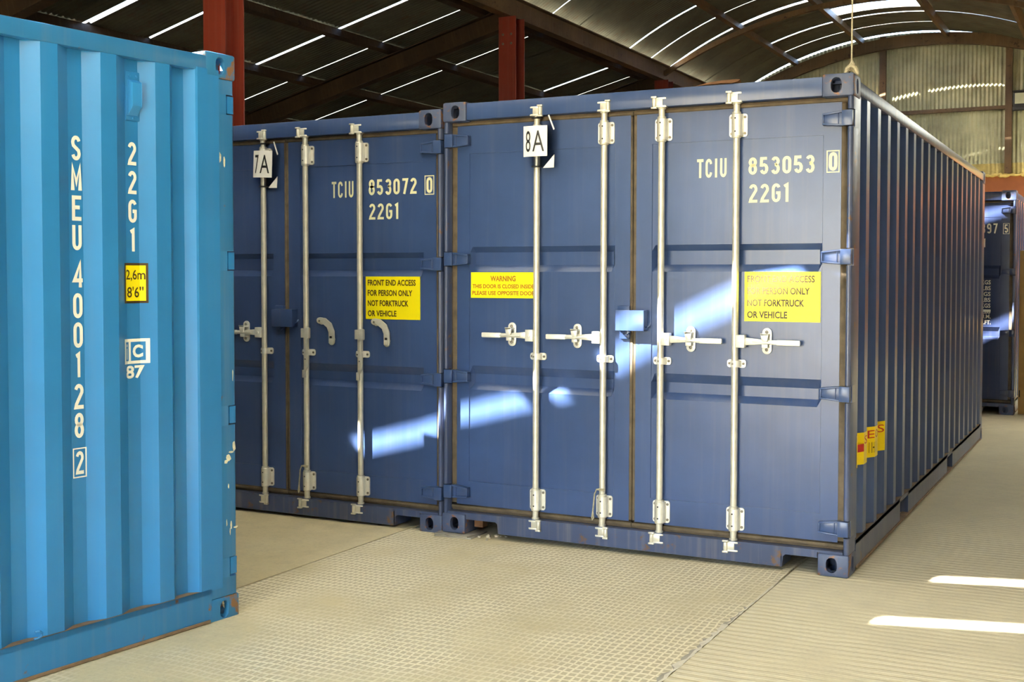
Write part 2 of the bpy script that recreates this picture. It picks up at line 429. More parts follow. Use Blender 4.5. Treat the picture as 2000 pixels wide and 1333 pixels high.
for k in range(12): link('added_rooflight' if k in (1, 8, 9, 10) else 'roof_sheet', ml if k in (1, 8, 9, 10) else me, ceil_r, (0, YF+2.39*k, 0))  # some sheets swapped for added translucent ones to light the right side

# purlins -----------------------------------------------------------
def purlin(parent, x, ztop, w_=.07, h=.11, tilt=0):
    mb = MB(); mb.box(-w_/2, w_/2, YF, YG, -h, 0)
    o = mb.build('purlin', 'shaded_steel' if parent is ceil_l else 'brown_steel', parent, (x, 0, ztop)); o.rotation_euler.y = tilt
for x in (-6.42, -7.85, -9.2, -10.6): purlin(ceil_l, x, zl(x)-.012, .09, .105, -math.atan(.257))
for x in (-4.92, -3.59, -1.95, -.41): purlin(ceil_b, x, zb(x)-.015, .075, .13, math.atan((x-BCX)/(zb(x)-BCZ)))
# steel frame -------------------------------------------------------
def ibeam(mb, w_, h, t, y0, y1):
    """I section in XZ centred on x=0, top z=0, along Y"""
    mb.box(-w_/2, w_/2, y0, y1, -t, 0); mb.box(-w_/2, w_/2, y0, y1, -h, -h+t); mb.box(-t/2, t/2, y0, y1, -h+t, -t)
mb = MB(); ibeam(mb, .14, .27, .016, YF, YG-.1)
tag(mb.build('eaves_beam', 'brown_steel', None, (XL, 0, 5.20)), 'long brown steel eaves beam along the top of the red columns', 'beam')
mb = MB(); ibeam(mb, .14, .27, .016, YF, YG-.1)
tag(mb.build('eaves_beam', 'brown_steel', None, (XR, 0, zb(XR)-.06)), 'brown steel beam carrying the right edge of the curved roof', 'beam')
CY = (2.12, 7.59, 13.2)
cl = ('red steel column rising behind the light blue container', 'red steel column rising behind the left end of the 8A container', 'far red steel column just showing above the navy container roof')
for y, lab in zip(CY, cl):
    t = tag(empty('steel_column', (XL, y, 0)), lab, 'column')
    mb = MB(); mb.box(-.125, .125, -.125, -.111, 0, 4.93); mb.box(-.125, .125, .111, .125, 0, 4.93); mb.box(-.006, .006, -.111, .111, 0, 4.93)
    mb.build('column_shaft', 'red_paint', t)
    mb = MB(); mb.box(-.16, .16, -.16, .16, 0, .02); mb.build('base_plate', 'red_paint', t)
    mb = MB()
    for dx in (-.06, .06): mb.disc_y(dx, -.133, -.125, 4.7, .016); mb.disc_y(dx, -.133, -.125, 4.58, .016)
    mb.build('bolt', 'bolt_steel', t)
rl = ('brown rafter sloping down left from the column behind the light blue container', 'long rusty brown rafter sloping down left behind the navy containers', 'farthest brown rafter of the side roof')
for y, lab in zip(CY, rl):
    mb = MB(); a = math.atan(.257); L_ = 6.1/math.cos(a)
    for z0, z1, w_ in ((-.014, 0, .15), (-.25, -.236, .15), (-.236, -.014, .012)): mb.box(-L_, 0, -w_/2, w_/2, z0, z1)
    o = mb.build('rafter_beam', 'shaded_steel', None, (XL-.03, y, 5.075)); o.rotation_euler.y = -a
    tag(o, lab, 'beam')
def arch(y, r0, r1, wy, cx, cz, xa, xb, n=28):
    mb = MB(); a0, a1 = math.acos((xa-cx)/r0), math.acos((xb-cx)/r0); A = [a0+(a1-a0)*i/n for i in range(n+1)]
    rows = [[(cx+r*math.cos(t), y+s, cz+r*math.sin(t)) for r, s in ((r0, -wy), (r1, -wy), (r1, wy), (r0, wy))] for t in A]
    mb.grid(rows, 0, False, True); mb.face(rows[0]); mb.face(rows[-1][::-1]); return mb
tag(arch(CY[2], 7.21, 7.29, .035, -2.43, -1.26, -5.98, 1.12).build('arch_rib', 'brown_steel'), 'thin curved brown rib arching from the far red column under the barrel roof', 'rib')
tag(arch(YG-.14, 7.30, 7.52, .05, -2.43, -1.26, -6.0, 1.2).build('arch_rib', 'brown_steel'), 'dark curved rib against the corrugated end wall', 'rib')

# far gable wall ----------------------------------------------------
mb = MB(); mb.box(-12, 6.5, YG, YG+.2, -.12, 3.46)
wb = struct(mb.build('wall_back', 'redbrown_wall'))
def vsheet(parent, name, x0, x1, z0, ztop, y, mat='gable_iron', pitch=.0762, n_=6, top=None):
    n = int((x1-x0)/pitch*n_); mb = MB()
    xs = [x0+(x1-x0)*i/n for i in range(n+1)]
    mb.grid([[(x, y-.011*math.cos(2*math.pi*x/pitch), z0) for x in xs], [(x, y-.011*math.cos(2*math.pi*x/pitch), (ztop(x) if callable(ztop) else ztop)) for x in xs]], 0, True)
    return mb.build(name, mat, parent, angle=60)
x = -6.3
while x < 1.25:
    vsheet(wb, 'wall_sheet', x, x+.80, 4.70, lambda q: max(4.72, zb(q)-.03), YG-.02-.006*(int(round(x*10)) % 2))
    vsheet(wb, 'wall_sheet', x, x+.80, 3.62, 4.80, YG+.01-.006*(int(round(x*10)) % 2)); x += .76
vsheet(wb, 'wall_sheet', -12, -6.2, 3.4, lambda q: zl(q)+.02, YG, n_=4)
vsheet(wb, 'wall_sheet', 1.2, 6.6, 3.4, lambda q: zr_(q)+.02, YG, n_=4)
n = 200; mb = MB(); mb.grid([[(-6.3+7.6*i/n, YG-.03-.01*math.cos(2*math.pi*(-6.3+7.6*i/n)/.0762), z) for i in range(n*1+1)] for z in (3.47, 3.70)], 0, True)
mb.build('flashing_strip', 'flashing', wb)
mb = MB(); random.seed(3); x = -6.2; pts = []; rs = []
while x < 1.2:
    pts.append((x, YG-.05, 3.475+random.uniform(-.012, .006))); rs.append(random.choice((.022, .03, .035, .05))); x += .045
mb.tube(pts, rs, 7); mb.build('foam_seal', 'foam', wb)
for x in (-3.17, -.84):
    mb = MB(); mb.box(x-.06, x+.06, YG-.12, YG-.04, 3.5 if x > -1 else 4.4, zb(x)-.05); mb.build('wall_post', 'brown_steel', wb)
mb = MB(); mb.box(-6, 1.2, YG-.10, YG-.04, 4.72, 4.79); mb.build('wall_rail', 'brown_steel', wb)
# floodlight on the gable
t = tag(empty('floodlight', (-.55, YG-.24, 4.84)), 'dark floodlight with pale glass on the corrugated end wall', 'lamp')
mb = MB(); mb.prism([(-.2, -.16), (.2, -.16), (.2, .17), (-.2, .17)], -.02, .08, 'y'); mb.box(-.21, .21, -.06, .0, .16, .19); mb.box(-.21, .21, -.05, .0, -.19, -.12); mb.build('lamp_housing', 'black_plastic', t, bevel=.008)
mb = MB(); mb.box(-.17, .17, -.035, -.02, -.06, .14); mb.build('lamp_glass', 'lamp_glass', t)
mb = MB(); mb.box(-.03, .03, .05, .14, -.12, .05); mb.build('lamp_bracket', 'black_plastic', t)
# side and front walls (front has an unseen doorway, added and sized for the light)
def yside(name, x, ztop, mat):
    mb = MB(); n = int((YG-YF)/.0762*4); ys = [YF+(YG-YF)*i/n for i in range(n+1)]
    mb.grid([[(x+.011*math.cos(2*math.pi*y/.0762), y, z) for y in ys] for z in (-.1, ztop)], 0, True)
    return struct(mb.build(name, mat, angle=60))
yside('wall_left', -12.0, zl(-12)+.02, 'side_iron'); yside('wall_right', 6.5, zr_(6.5)+.02, 'side_iron')
DX0, DX1, DZ = -5.6, 1.2, 3.4
mb = MB(); mb.box(-12, DX0, YF-.1, YF, -.1, 3.6); mb.box(DX1, 6.5, YF-.1, YF, -.1, 3.55)
mb.prism([(DX0, DZ), (DX1, DZ), (DX1, 4.85)]+[(x, zb(x)) for x in (1, 0, -1.4, -2.75, -4, -5.2, -6)]+[(-6.1, 5.15), (-12, 3.6), (DX0, 3.6)], YF-.1, YF, 'y')
mb.prism([(DX1, 3.55), (6.5, 3.55), (XR, 4.85), (DX1, 4.85)], YF-.1, YF, 'y')
struct(mb.build('wall_front', 'side_iron'))
pl = bpy.data.lights.new('added_doorway_portal', 'AREA'); pl.shape = 'RECTANGLE'; pl.size = DX1-DX0; pl.size_y = DZ; pl.cycles.is_portal = True  # sampling portal for the added doorway, emits nothing
po = bpy.data.objects.new('added_doorway_portal', pl); COL.objects.link(po); po.location = ((DX0+DX1)/2, YF-.12, DZ/2); po.rotation_euler = (R(-90), 0, 0)

# ================================================================== SHIPPING CONTAINERS
W, H, L = 2.438, 2.591, 6.058
def casting_mesh():
    """corner casting: x 0..162, y 0..178 (mm), top at z=0, with the oval holes cut through"""
    def tmp(mb, bevel=0): return link('tmp', mb.mesh('tmp', ['hole_dark'], bevel=bevel))
    def stad(cx, cz, wx, hz, n=6):
        r = min(wx, hz)/2; o = []
        if hz >= wx: cs = ((cx, cz+hz/2-r, 0), (cx, cz-hz/2+r, 180))
        else: cs = ((cx+wx/2-r, cz, -90), (cx-wx/2+r, cz, 90))
        for ax, az, a in cs: o += [(ax+r*math.cos(R(a+180*k/n)), az+r*math.sin(R(a+180*k/n))) for k in range(n+1)]
        return o
    mb = MB(); mb.box(0, .162, 0, .178, -.118, 0); base = tmp(mb, .012)
    cut = MB(); cut.box(.028, .135, .028, .150, -.095, -.028); c1 = tmp(cut)
    cut = MB(); cut.prism(stad(.089, -.060, .056, .080), -.05, .09, 'y'); c2 = tmp(cut)
    cut = MB(); cut.prism(stad(.092, -.060, .050, .080), -.05, .09, 'x'); c3 = tmp(cut)
    cut = MB(); cut.prism(stad(.089, .101, .062, .115), -.06, .05, 'z'); c4 = tmp(cut)
    for c in (c1, c2, c3, c4):
        md = base.modifiers.new('b', 'BOOLEAN'); md.operation = 'DIFFERENCE'; md.object = c; md.solver = 'EXACT'
    dg = bpy.context.evaluated_depsgraph_get(); me = bpy.data.meshes.new_from_object(base.evaluated_get(dg))
    for o in (base, c1, c2, c3, c4): bpy.data.objects.remove(o)
    me.name = 'corner_casting'; me.polygons.foreach_set('use_smooth', [True]*len(me.polygons)); me.set_sharp_from_angle(angle=R(30))
    return me
CAST = casting_mesh()
def cast_for(mat):
    me = CAST.copy(); me.materials.clear(); me.materials.append(MATS[mat]); return me
HZ = (2.36, 1.650, .943, .245)                 # hinge heights
YD = .062                                       # door face behind the casting face
BARS = (.620, 1.045, 1.390, 1.815)

def corr(first, outer, slope, inner, pitch, n, dep=.036, base=.006):
    """(d, depth) profile of a side wall along its length"""
    pts = list(first); d = first[-1][0]
    for k in range(n):
        a = pts[-1][0] if k == 0 else d
        d0 = first[-1][0]+pitch*k
        if d0+pitch > L-.16: break
        pts += [(d0+outer, base), (d0+outer+slope, dep+base), (d0+outer+slope+inner, dep+base), (d0+pitch, base)]
    pts.append((L-.12, base)); return pts
def depth_at(prof, d):
    for (a, da), (b, db) in zip(prof, prof[1:]):
        if a <= d <= b: return da+(db-da)*(d-a)/(b-a) if b > a else da
    return prof[-1][1]

M_ = {}
def shared(key, fn):
    if key not in M_: M_[key] = fn()
    return M_[key]

def mk_bar(key):
    mb = MB(); r = .0185
    mb.lathe([(.085, .017), (.125, .017), (.127, .022), (.140, .022), (.142, .018), (.178, .018), (.18, .025), (.19, .027), (.30, .027), (.304, .024), (.312, .024), (.314, r),
              (2.29, r), (2.292, .024), (2.30, .027), (2.418, .027), (2.422, .024), (2.43, .024), (2.432, .018), (2.47, .018), (2.472, .023), (2.487, .023), (2.49, .017), (2.525, .017)], 0, .036, 16)
    for z in (.21, .275, 2.325, 2.395): mb.disc_y(0, .036-.0285, .036-.02, z, .0045, 1, 8)
    return mb.mesh('lock_rod', ['zinc', 'hole_dark'])
def mk_bracket(h, wd):
    mb = MB(); mb.prism(rrect(-wd/2, wd/2, -h/2, h/2, .014), YD-.008, YD, 'y')
    zs = (-h/2+.018, h/2-.018) if h > .06 else (0,)
    for x in (-wd/2+.013, wd/2-.013):
        for z in zs: mb.disc_y(x, YD-.0115, YD-.008, z, .0075, 1, 10)
    # saddle over the rod
    rr = .0275; pr = [(rr*math.cos(R(a)), .036-rr*math.sin(R(a))) for a in range(0, 181, 20)]
    mb.prism([(rr, YD-.004)]+pr+[(-rr, YD-.004)], -h/2+.004, h/2-.004, 'z', 0, True)
    if h < .06: mb.disc_y(-.008, .006, .012, 0, .005, 1, 8)
    return mb.mesh('rod_bracket', ['zinc_bright', 'bolt_steel'])
def mk_cam(top):
    s = 1 if top else -1; mb = MB(); z = 2.505 if top else .100
    for dz in (-.022, .022):
        mb.prism([(-.036, .012), (-.024, .004), (.024, .004), (.036, .012), (.03, .05), (-.03, .05)], z+dz-.005, z+dz+.005, 'z')
    mb.box(-.008, .012, .012, .045, z-.02, z+.02)
    return mb.mesh('lock_cam', ['zinc_bright'], bevel=.002)
def a_(side): return .016*side
def mk_keeper(top, side):
    z = 2.505 if top else .100; mb = MB()
    mb.box(-.03+a_(side), .03+a_(side), .005, .013, z-.02, z+.02)
    a = .034*side
    mb.lathe([(z-.024, .011), (z-.02, .013), (z+.02, .013), (z+.024, .011)], a, -.004+.012, 10)
    mb.box(a-.016, a+.016, -.006, .012, z-.034, z-.024); mb.box(a-.016, a+.016, -.006, .012, z+.024, z+.034)
    return mb.mesh('cam_keeper', ['zinc'], bevel=.002)
def mk_handle(s):
    """lever pointing to s*x from the rod at the origin, at z 0"""
    mb = MB(); q = lambda a, b: (min(s*a, s*b), max(s*a, s*b))
    x0, x1 = q(.012, .060); mb.box(x0, x1, .008, .05, -.034, .034)
    mb.disc_y(s*.036, .003, .01, 0, .011, 0, 10)
    mb.prism([(s*.055, -.021), (s*.18, -.012), (s*.18, .010), (s*.055, .021)], .026, .036, 'y')
    mb.prism([(s*.10, -.004), (s*.235, -.009), (s*.235, .003), (s*.10, .002)], .014, .028, 'y')
    mb.prism([(s*.175, -.012), (s*.235, -.016), (s*.235, .010), (s*.175, .010)], .022, .034, 'y')
    mb.prism(rrect(*q(.228, .356), -.0175, .0115, .006), .016, .036, 'y')
    return mb.mesh('door_handle', ['zinc_bright'], bevel=.0025)
def mk_catch():
    mb = MB(); mb.prism(rrect(-.026, .026, -.070, .070, .0255, 6), YD-.008, YD, 'y')
    for z in (.048, -.046): mb.disc_y(0, YD-.013, YD-.008, z, .0105, 1, 12); mb.disc_y(0, YD-.016, YD-.013, z, .004, 2, 8)
    mb.prism([(-.022, .040), (.020, .040), (.016, .012), (.012, -.004), (-.012, -.004), (-.018, .014)], .006, .018, 'y')
    mb.box(-.022, .018, .006, YD-.006, .030, .040)
    mb.box(-.016, .016, .010, .020, -.034, -.016); mb.box(-.016, .016, .012, YD-.006, -.036, -.030)
    return mb.mesh('handle_catch', ['zinc_bright', 'bolt_steel', 'hole_dark'], bevel=.002)
def mk_open_catch():
    mb = MB(); c = [(-.050, .070), (-.012, .066), (.026, .040), (.044, .0), (.046, -.066)]
    Lh, Rh = [], []
    for k, p in enumerate(c):
        a, b = Vector(c[max(k-1, 0)]), Vector(c[min(k+1, 4)]); d = (b-a).normalized(); nn = Vector((-d.y, d.x))*.021
        Lh.append(tuple(Vector(p)+nn)); Rh.append(tuple(Vector(p)-nn))
    end0 = [(-.050+.021*math.cos(R(t)), .070+.021*math.sin(R(t))) for t in (250, 220, 190, 160, 130, 105)]
    end1 = [(.046+.021*math.cos(R(t)), -.066+.021*math.sin(R(t))) for t in (0, -30, -60, -90, -120, -150, -180)]
    poly = Lh+end1[1:-1]+Rh[::-1]+end0[1:-1]
    mb.prism(poly, YD-.022, YD-.008, 'y')
    mb.disc_y(-.046, YD-.026, YD-.020, .068, .009, 1, 10); mb.box(.034, .056, YD-.026, YD-.02, -.045, -.026, 2)
    mb.box(.03, .06, YD-.03, YD-.022, -.075, -.045); mb.disc_y(-.04, YD-.01, YD, .06, .018, 0, 10); mb.disc_y(.046, YD-.01, YD, -.05, .018, 0, 10)
    return mb.mesh('handle_catch', ['zinc', 'bolt_steel', 'hole_dark'], bevel=.002)
def mk_hang():
    """released lever hanging straight down beside the rod"""
    mb = MB()
    mb.prism(rrect(.004, .042, .015, .085, .008), .004, .026, 'y'); mb.box(-.022, .01, .006, .03, .02, .08)
    mb.prism([(.012, .02), (.030, .02), (.026, -.05), (.034, -.09), (.014, -.07)], .004, .014, 'y')
    mb.prism([(.008, -.06), (.02, -.03), (.036, -.075), (.036, -.17), (.012, -.20), (.004, -.20)], .002, .012, 'y')
    mb.disc_y(.018, -.001, .004, -.118, .006, 1, 8)
    mb.box(-.012, .012, .006, .02, -.24, -.19)
    return mb.mesh('door_handle', ['zinc', 'hole_dark'], bevel=.0015)
def mk_hinge(paintm, s):
    """hinge strap, s=+1 for the left door (blade runs to +x)"""
    mb = MB(); P = lambda a, z: (a*s, z)
    mb.prism([P(.036, -.034), P(.138, -.022), P(.138, .026), P(.036, .040)], .030, YD, 'y')
    for a, b in ((P(.036, .034), P(.142, .022)), (P(.036, -.036), P(.142, -.026))):
        mb.prism([a, b, (b[0], b[1]+.009), (a[0], a[1]+.009)], .020, YD, 'y')
    mb.prism([P(.134, -.026), P(.142, -.026), P(.142, .030), P(.134, .031)], .022, YD, 'y')
    mb.prism([P(.058, -.034), P(.062, -.034), P(.062, .038), P(.058, .038)], .024, .04, 'y')
    mb.prism([P(-.014, -.036), P(.040, -.036), P(.040, .043), P(-.014, .043)], .008, .045, 'y')
    return mb.mesh('hinge', [paintm], bevel=.003)
def mk_door(paintm, x0, x1, p0, p1):
    """door leaf with two horizontal trapezoid grooves pressed into its panel"""
    z0, z1, pz0, pz1 = .169, 2.452, .312, 2.286; e = .004; D = .040
    prof = [(pz0, 0), (pz0, e), (.868, e), (.905, D), (.962, D), (1.013, e), (1.577, e), (1.617, D), (1.693, D), (1.726, e), (pz1, e), (pz1, 0)]
    xs = [(p0, 0), (p0+.002, .1), (p0+.022, 1), (p1-.022, 1), (p1-.002, .1), (p1, 0)]
    mb = MB(); rows = []
    for z, d in prof:
        row = []
        for x, k in xs:
            dd = d if d <= e else (e+(d-e)*(1 if k == 1 else 0))
            if k == 0: dd = 0
            row.append((x, YD+dd, z))
        rows.append(row)
    mb.grid(rows)
    for a, b, c, d in ((x0, p0, z0, z1), (p1, x1, z0, z1), (p0, p1, z0, pz0), (p0, p1, pz1, z1)):
        mb.face([(a, YD, c), (b, YD, c), (b, YD, d), (a, YD, d)])
    Y2 = .115
    for q in ([(x0, YD, z0), (x1, YD, z0), (x1, Y2, z0), (x0, Y2, z0)], [(x0, YD, z1), (x1, YD, z1), (x1, Y2, z1), (x0, Y2, z1)],
              [(x0, YD, z0), (x0, YD, z1), (x0, Y2, z1), (x0, Y2, z0)], [(x1, YD, z0), (x1, YD, z1), (x1, Y2, z1), (x1, Y2, z0)], [(x0, Y2, z0), (x1, Y2, z0), (x1, Y2, z1), (x0, Y2, z1)]): mb.face(q)
    return mb.mesh('door', [paintm])

def container(label, paintm, worn, castm, loc, rot, prof, closed=(1, 1, 1, 1), gear=True, lettering=None):
    t = tag(empty('shipping_container', loc, rot), label, 'container', 'shipping containers')
    cm = shared(('cast', castm), lambda: cast_for(castm))
    for x in (0, 1):
        for y in (0, 1):
            for z in (0, 1):
                link('corner_casting', cm, t, (W*x, L*y, H*z), scale=(1-2*x, 1-2*y, -1+2*z))
    # front corner posts with hinge notches, rear posts
    full = [(.003, .165), (.003, .024), (.007, .014), (.014, .008), (.022, .007), (.029, .011), (.033, .020), (.034, .075), (.072, .078), (.072, .165)]
    cutp = [(.003, .165), (.003, .056), (.034, .056), (.034, .075), (.072, .078), (.072, .165)]
    def mkpost(s):
        mb = MB(); z = .118; f = lambda pl: [(p[0] if s > 0 else W-p[0], p[1]) for p in pl]
        for h in sorted(HZ):
            mb.prism(f(full), z, h-.042, 'z', 0, True); mb.prism(f(cutp), h-.042, h+.048, 'z'); z = h+.048
        mb.prism(f(full), z, H-.118, 'z', 0, True); return mb.mesh('corner_post', [worn], angle=50)
    for s in (1, -1): link('corner_post', shared(('post', worn, s), lambda: mkpost(s)), t)
    for x0 in (.004, W-.07):
        mb = MB(); mb.box(x0, x0+.066, L-.16, L-.006, .118, H-.118); mb.build('corner_post', worn, t)
    # header and sill
    mb = MB(); mb.box(.162, W-.162, .010, .10, 2.481, H-.012); mb.box(.034, .162, .012, .10, 2.475, 2.482); mb.box(W-.162, W-.034, .012, .10, 2.475, 2.482); mb.build('header', paintm, t, bevel=.006)
    mb = MB()
    mb.prism([(.165, .090), (.365, .090), (.378, .080), (.384, .022), (W-.350, .022), (W-.344, .080), (W-.331, .090), (W-.165, .090), (W-.165, .129), (.165, .129)], .010, .022, 'y')
    mb.box(.034, W-.034, .012, .12, .118, .130); mb.box(.384, .392, .01, .20, .022, .118); mb.box(W-.358, W-.35, .01, .20, .022, .118)
    mb.build('sill', worn, t)
    # rails, skins
    mb = MB()
    for x0, x1 in ((.004, .056), (W-.056, W-.004)): pass
    for sx in (0, 1):
        f = lambda a: a if sx == 0 else W-a
        mb = MB(); mb.box(*sorted((f(.002), f(.060))), .162, L-.162, 2.497, H-.022); mb.build('top_rail', worn, t, bevel=.006)
        mb = MB()
        for y0, y1 in ((.165, 1.50), (1.80, 3.62), (3.92, L-.165)): mb.box(*sorted((f(.000), f(.05))), y0, y1, .028, .168)
        mb.box(*sorted((f(.000), f(.05))), .165, L-.165, .145, .168); 
        mb.box(*sorted((f(.012), f(.03))), .12, .168, .125, 2.5); mb.box(*sorted((f(.004), f(.05))), .10, .17, .118, .165)
        mb.build('bottom_rail', worn, t)
        mb = MB(); mb.box(*sorted((f(-.008), f(.04))), .18, L-.18, .020, .032); mb.build('rail_lip', 'rust_lip', t)
        mb = MB(); mb.box(*sorted((f(.003), f(.05))), .19, L-.19, .167, .1695); mb.build('rail_ledge', 'rust_lip', t)
        mb = MB(); mb.grid([[(f(p[1]), p[0], z) for p in prof] for z in (.160, 2.51)]); mb.build('side_wall', paintm, t)
    mb = MB(); mb.box(.05, W-.05, .12, L-.1, 2.555, 2.57); mb.build('roof_panel', worn, t)
    mb = MB(); mb.box(.05, W-.05, L-.06, L-.02, .1, 2.56); mb.build('end_wall', paintm, t)
    mb = MB(); mb.box(.05, W-.05, .2, L-.1, .12, .16); mb.build('underframe', 'hole_dark', t)
    # gasket
    doors = []
    for s, (x0, x1, p0, p1) in ((1, (.070, 1.196, .154, 1.103)), (-1, (1.232, 2.366, 1.325, 2.273))):
        d = link('door', shared(('door', paintm, s), lambda: mk_door(paintm, x0, x1, p0, p1)), t)
        doors.append(d)
        def gk():
            mb = MB(); a0, a1 = (x0-.034, x1+.017) if s > 0 else (x0-.017, x1+.034); z0, z1 = .131, 2.480; y0, y1 = YD+.002, YD+.03
            for q in ((a0, a1, z0, .172), (a0, a1, 2.449, z1)): mb.box(q[0], q[1], y0, y1, q[2], q[3])
            for q in ((a0, x0+.003), (x1-.003, a1)): mb.box(q[0], q[1], y0, y1, .172, 2.449)
            for q in ((a0, a1, z0+.012, z0+.03), (a0, a1, z1-.026, z1-.008)): mb.box(q[0], q[1], y0-.008, y1, q[2], q[3])
            return mb.mesh('gasket', ['gasket_rubber'], bevel=.004)
        link('gasket', shared(('gasket', s), gk), d)
        for h in HZ:
            link('hinge', shared(('hinge', paintm, s), lambda: mk_hinge(paintm, s)), d, (.022 if s > 0 else W-.022, 0, h))
    if gear:
        for i, x in enumerate(BARS):
            d = doors[0 if i < 2 else 1]; s = -1 if i < 2 else 1
            link('lock_rod', shared('bar', lambda: mk_bar('bar')), d, (x, 0, 0))
            for z in (.243, 2.360): link('rod_bracket', shared('br', lambda: mk_bracket(.122, .100)), d, (x+.004, 0, z))
            link('rod_bracket', shared('brm', lambda: mk_bracket(.042, .104)), d, (x+.004, 0, 1.083))
            for top in (True, False):
                link('lock_cam', shared(('cam', top), lambda: mk_cam(top)), d, (x, 0, 0))
                link('cam_keeper', shared(('keep', top, s), lambda: mk_keeper(top, -s)), t, (x, 0, 0))
            if closed[i]:
                link('door_handle', shared(('han', s), lambda: mk_handle(s)), d, (x, 0, 1.205))
                link('handle_catch', shared('catch', mk_catch), d, (x+s*.170, 0, 1.208))
            else:
                link('door_handle', shared('hang', mk_hang), d, (x, 0, 1.16))
                link('handle_catch', shared('ocatch', mk_open_catch), d, (x+s*.150, 0, 1.222))
        def lb():
            mb = MB(); mb.box(1.135, 1.305, -.004, .004, 1.248, 1.362); mb.box(1.135, 1.305, .0, .058, 1.355, 1.362); mb.box(1.298, 1.305, .0, .058, 1.248, 1.362)
            mb.box(1.135, 1.305, 0, .05, 1.248, 1.254); mb.box(1.128, 1.20, .045, YD+.002, 1.28, 1.385); mb.box(1.14, 1.20, .045, YD, 1.20, 1.25)
            mb.tube([(1.18, .03, 1.25), (1.175, .02, 1.228), (1.195, .02, 1.222), (1.21, .03, 1.238), (1.205, .04, 1.25)], .004, 6)
            mb.tube([(1.30, .03, 1.27), (1.318, .02, 1.268), (1.328, .02, 1.28), (1.330, .03, 1.295)], .005, 6)
            return mb.mesh('lock_box', [paintm], bevel=.003)
        link('lock_box', shared(('lockbox', paintm), lb), doors[0])
    return t, doors

def front(y): return lambda a, z: (a, y, z)
LY = YD+.004-.0015                             # print sits on the pressed panel
def decal(name, parent, fn, mats):
    mb = MB(); fn(mb); return mb.build(name, mats, parent, fix=False)

PROF_N = corr([(.10, .012), (.236, .012), (.262, .042), (.315, .042), (.373, .006)], .083, .064, .092, .305, 40)
PROF_B = corr([(.10, .000), (.222, .000), (.232, .004), (.268, .040), (.329, .042), (.369, .006)], .076, .064, .065, .272, 40)

# --- 8A : the navy container in front ------------------------------
T8, D8 = container('navy blue shipping container hung with the 8A tag, right of the 7A one', 'navy_paint', 'navy_worn_reflect', 'navy_casting', (-W, 0, .03), (-.0076, 0, 0), PROF_N)
def wd_(parent, txt, x0, x1, z0, z1, mat='letter_cream', hw=.075):
    decal('lettering', parent, lambda mb: word(mb, txt, x0, x1, z0, z1, front(LY), hw=hw), [mat])
wd_(D8[1], 'TCIU', 1.585, 1.752, 2.088, 2.190); wd_(D8[1], '853053', 1.874, 2.226, 2.096, 2.186, hw=.082); wd_(D8[1], '22G1', 1.877, 2.098, 1.946, 2.044)
def chk(mb):
    f = front(YD-.0015); frame2d(mb, 2.290, 2.357, 2.090, 2.205, .0055, f); word(mb, '0', 2.303, 2.344, 2.101, 2.194, f, hw=.09)
decal('check_digit', D8[1], chk, ['letter_cream'])
def access(mb, x0, x1, z0, z1, y):
    mb.box(x0, x1, y-.003, y, z0, z1, 0); f = front(y-.0042); hh = (z1-z0); q = lambda k: z1-hh*k
    for i, (tx, wd) in enumerate((('FRONT END ACCESS', .93), ('FOR PERSON ONLY', .865), ('NOT FORKTRUCK', .79), ('OR VEHICLE', .56))):
        text(mb, tx, x0+.016, x0+.016+(x1-x0-.02)*wd, q(.215+.24*i), q(.075+.24*i), f, 1)
decal('access_sign', D8[1], lambda mb: access(mb, 1.858, 2.266, 1.312, 1.577, LY), ['sign_lemon', 'ink_brown'])
def warn(mb):
    x0, x1, z0, z1 = .166, .606, 1.421, 1.574; mb.box(x0, x1, LY-.003, LY, z0, z1, 0); f = front(LY-.0042)
    text(mb, 'WARNING', .300, .470, 1.520, 1.553, f, 1, .03); text(mb, 'THIS DOOR IS CLOSED INSIDE', .178, .592, 1.478, 1.503, f, 1, .03); text(mb, 'PLEASE USE OPPOSITE DOOR', .176, .598, 1.438, 1.463, f, 1, .03)
decal('warning_sign', D8[0], warn, ['sign_lemon', 'ink_orange'])
# bent, rusty lip on the header
mb = MB(); mb.grid([[(1.58, .012, 2.577), (1.66, .004, 2.583), (1.74, -.004, 2.584), (1.80, -.004, 2.580), (1.83, .006, 2.588)], [(1.58, .03, 2.579), (1.66, .03, 2.598), (1.74, .03, 2.604), (1.81, .03, 2.604), (1.835, .03, 2.602)]])
mb.grid([[(1.58, .030, 2.579), (1.835, .03, 2.602)], [(1.58, .06, 2.575), (1.835, .06, 2.575)]])
mb.build('bent_lip', 'rust_plate', T8)
mb = MB(); mb.box(.172, .23, .10, .16, .03, .1); mb.build('fork_gusset', 'rust_plate', T8)
# seal sticker folded over the corrugations of the right side
def side8(off):
    return lambda a, z: (W-depth_at(PROF_N, a)+off, a, z)
def seal(mb):
    f = side8(.002); ds = [p[0] for p in PROF_N if .30 < p[0] < .96]
    cuts = sorted([.215]+[d for d in (.236, .262, .315, .373, .456, .52, .612, .678, .761, .825, .917)]+[.983])
    for a, b in zip(cuts, cuts[1:]): mb.face([f(a, .540), f(b, .540), f(b, .712), f(a, .712)], 0)
    f2 = side8(.0034)
    mb.face([f2(.238, .610), f2(.262, .610), f2(.262, .652), f2(.238, .652)], 1); mb.face([f2(.262, .610), f2(.372, .610), f2(.372, .652), f2(.262, .652)], 1)
    for ch, a, b in (('S', .385, .448), ('E', .622, .674), ('O', .684, .752), ('S', .92, .975)):
        text(mb, ch, a, b, .648, .692, f2, 2, .0)
    for ch, a, b in (('I', .632, .636), ('I', .650, .654), ('H', .66, .675), ('I', .70, .704)): text(mb, ch, a, b, .565, .625, f2, 3, .0)
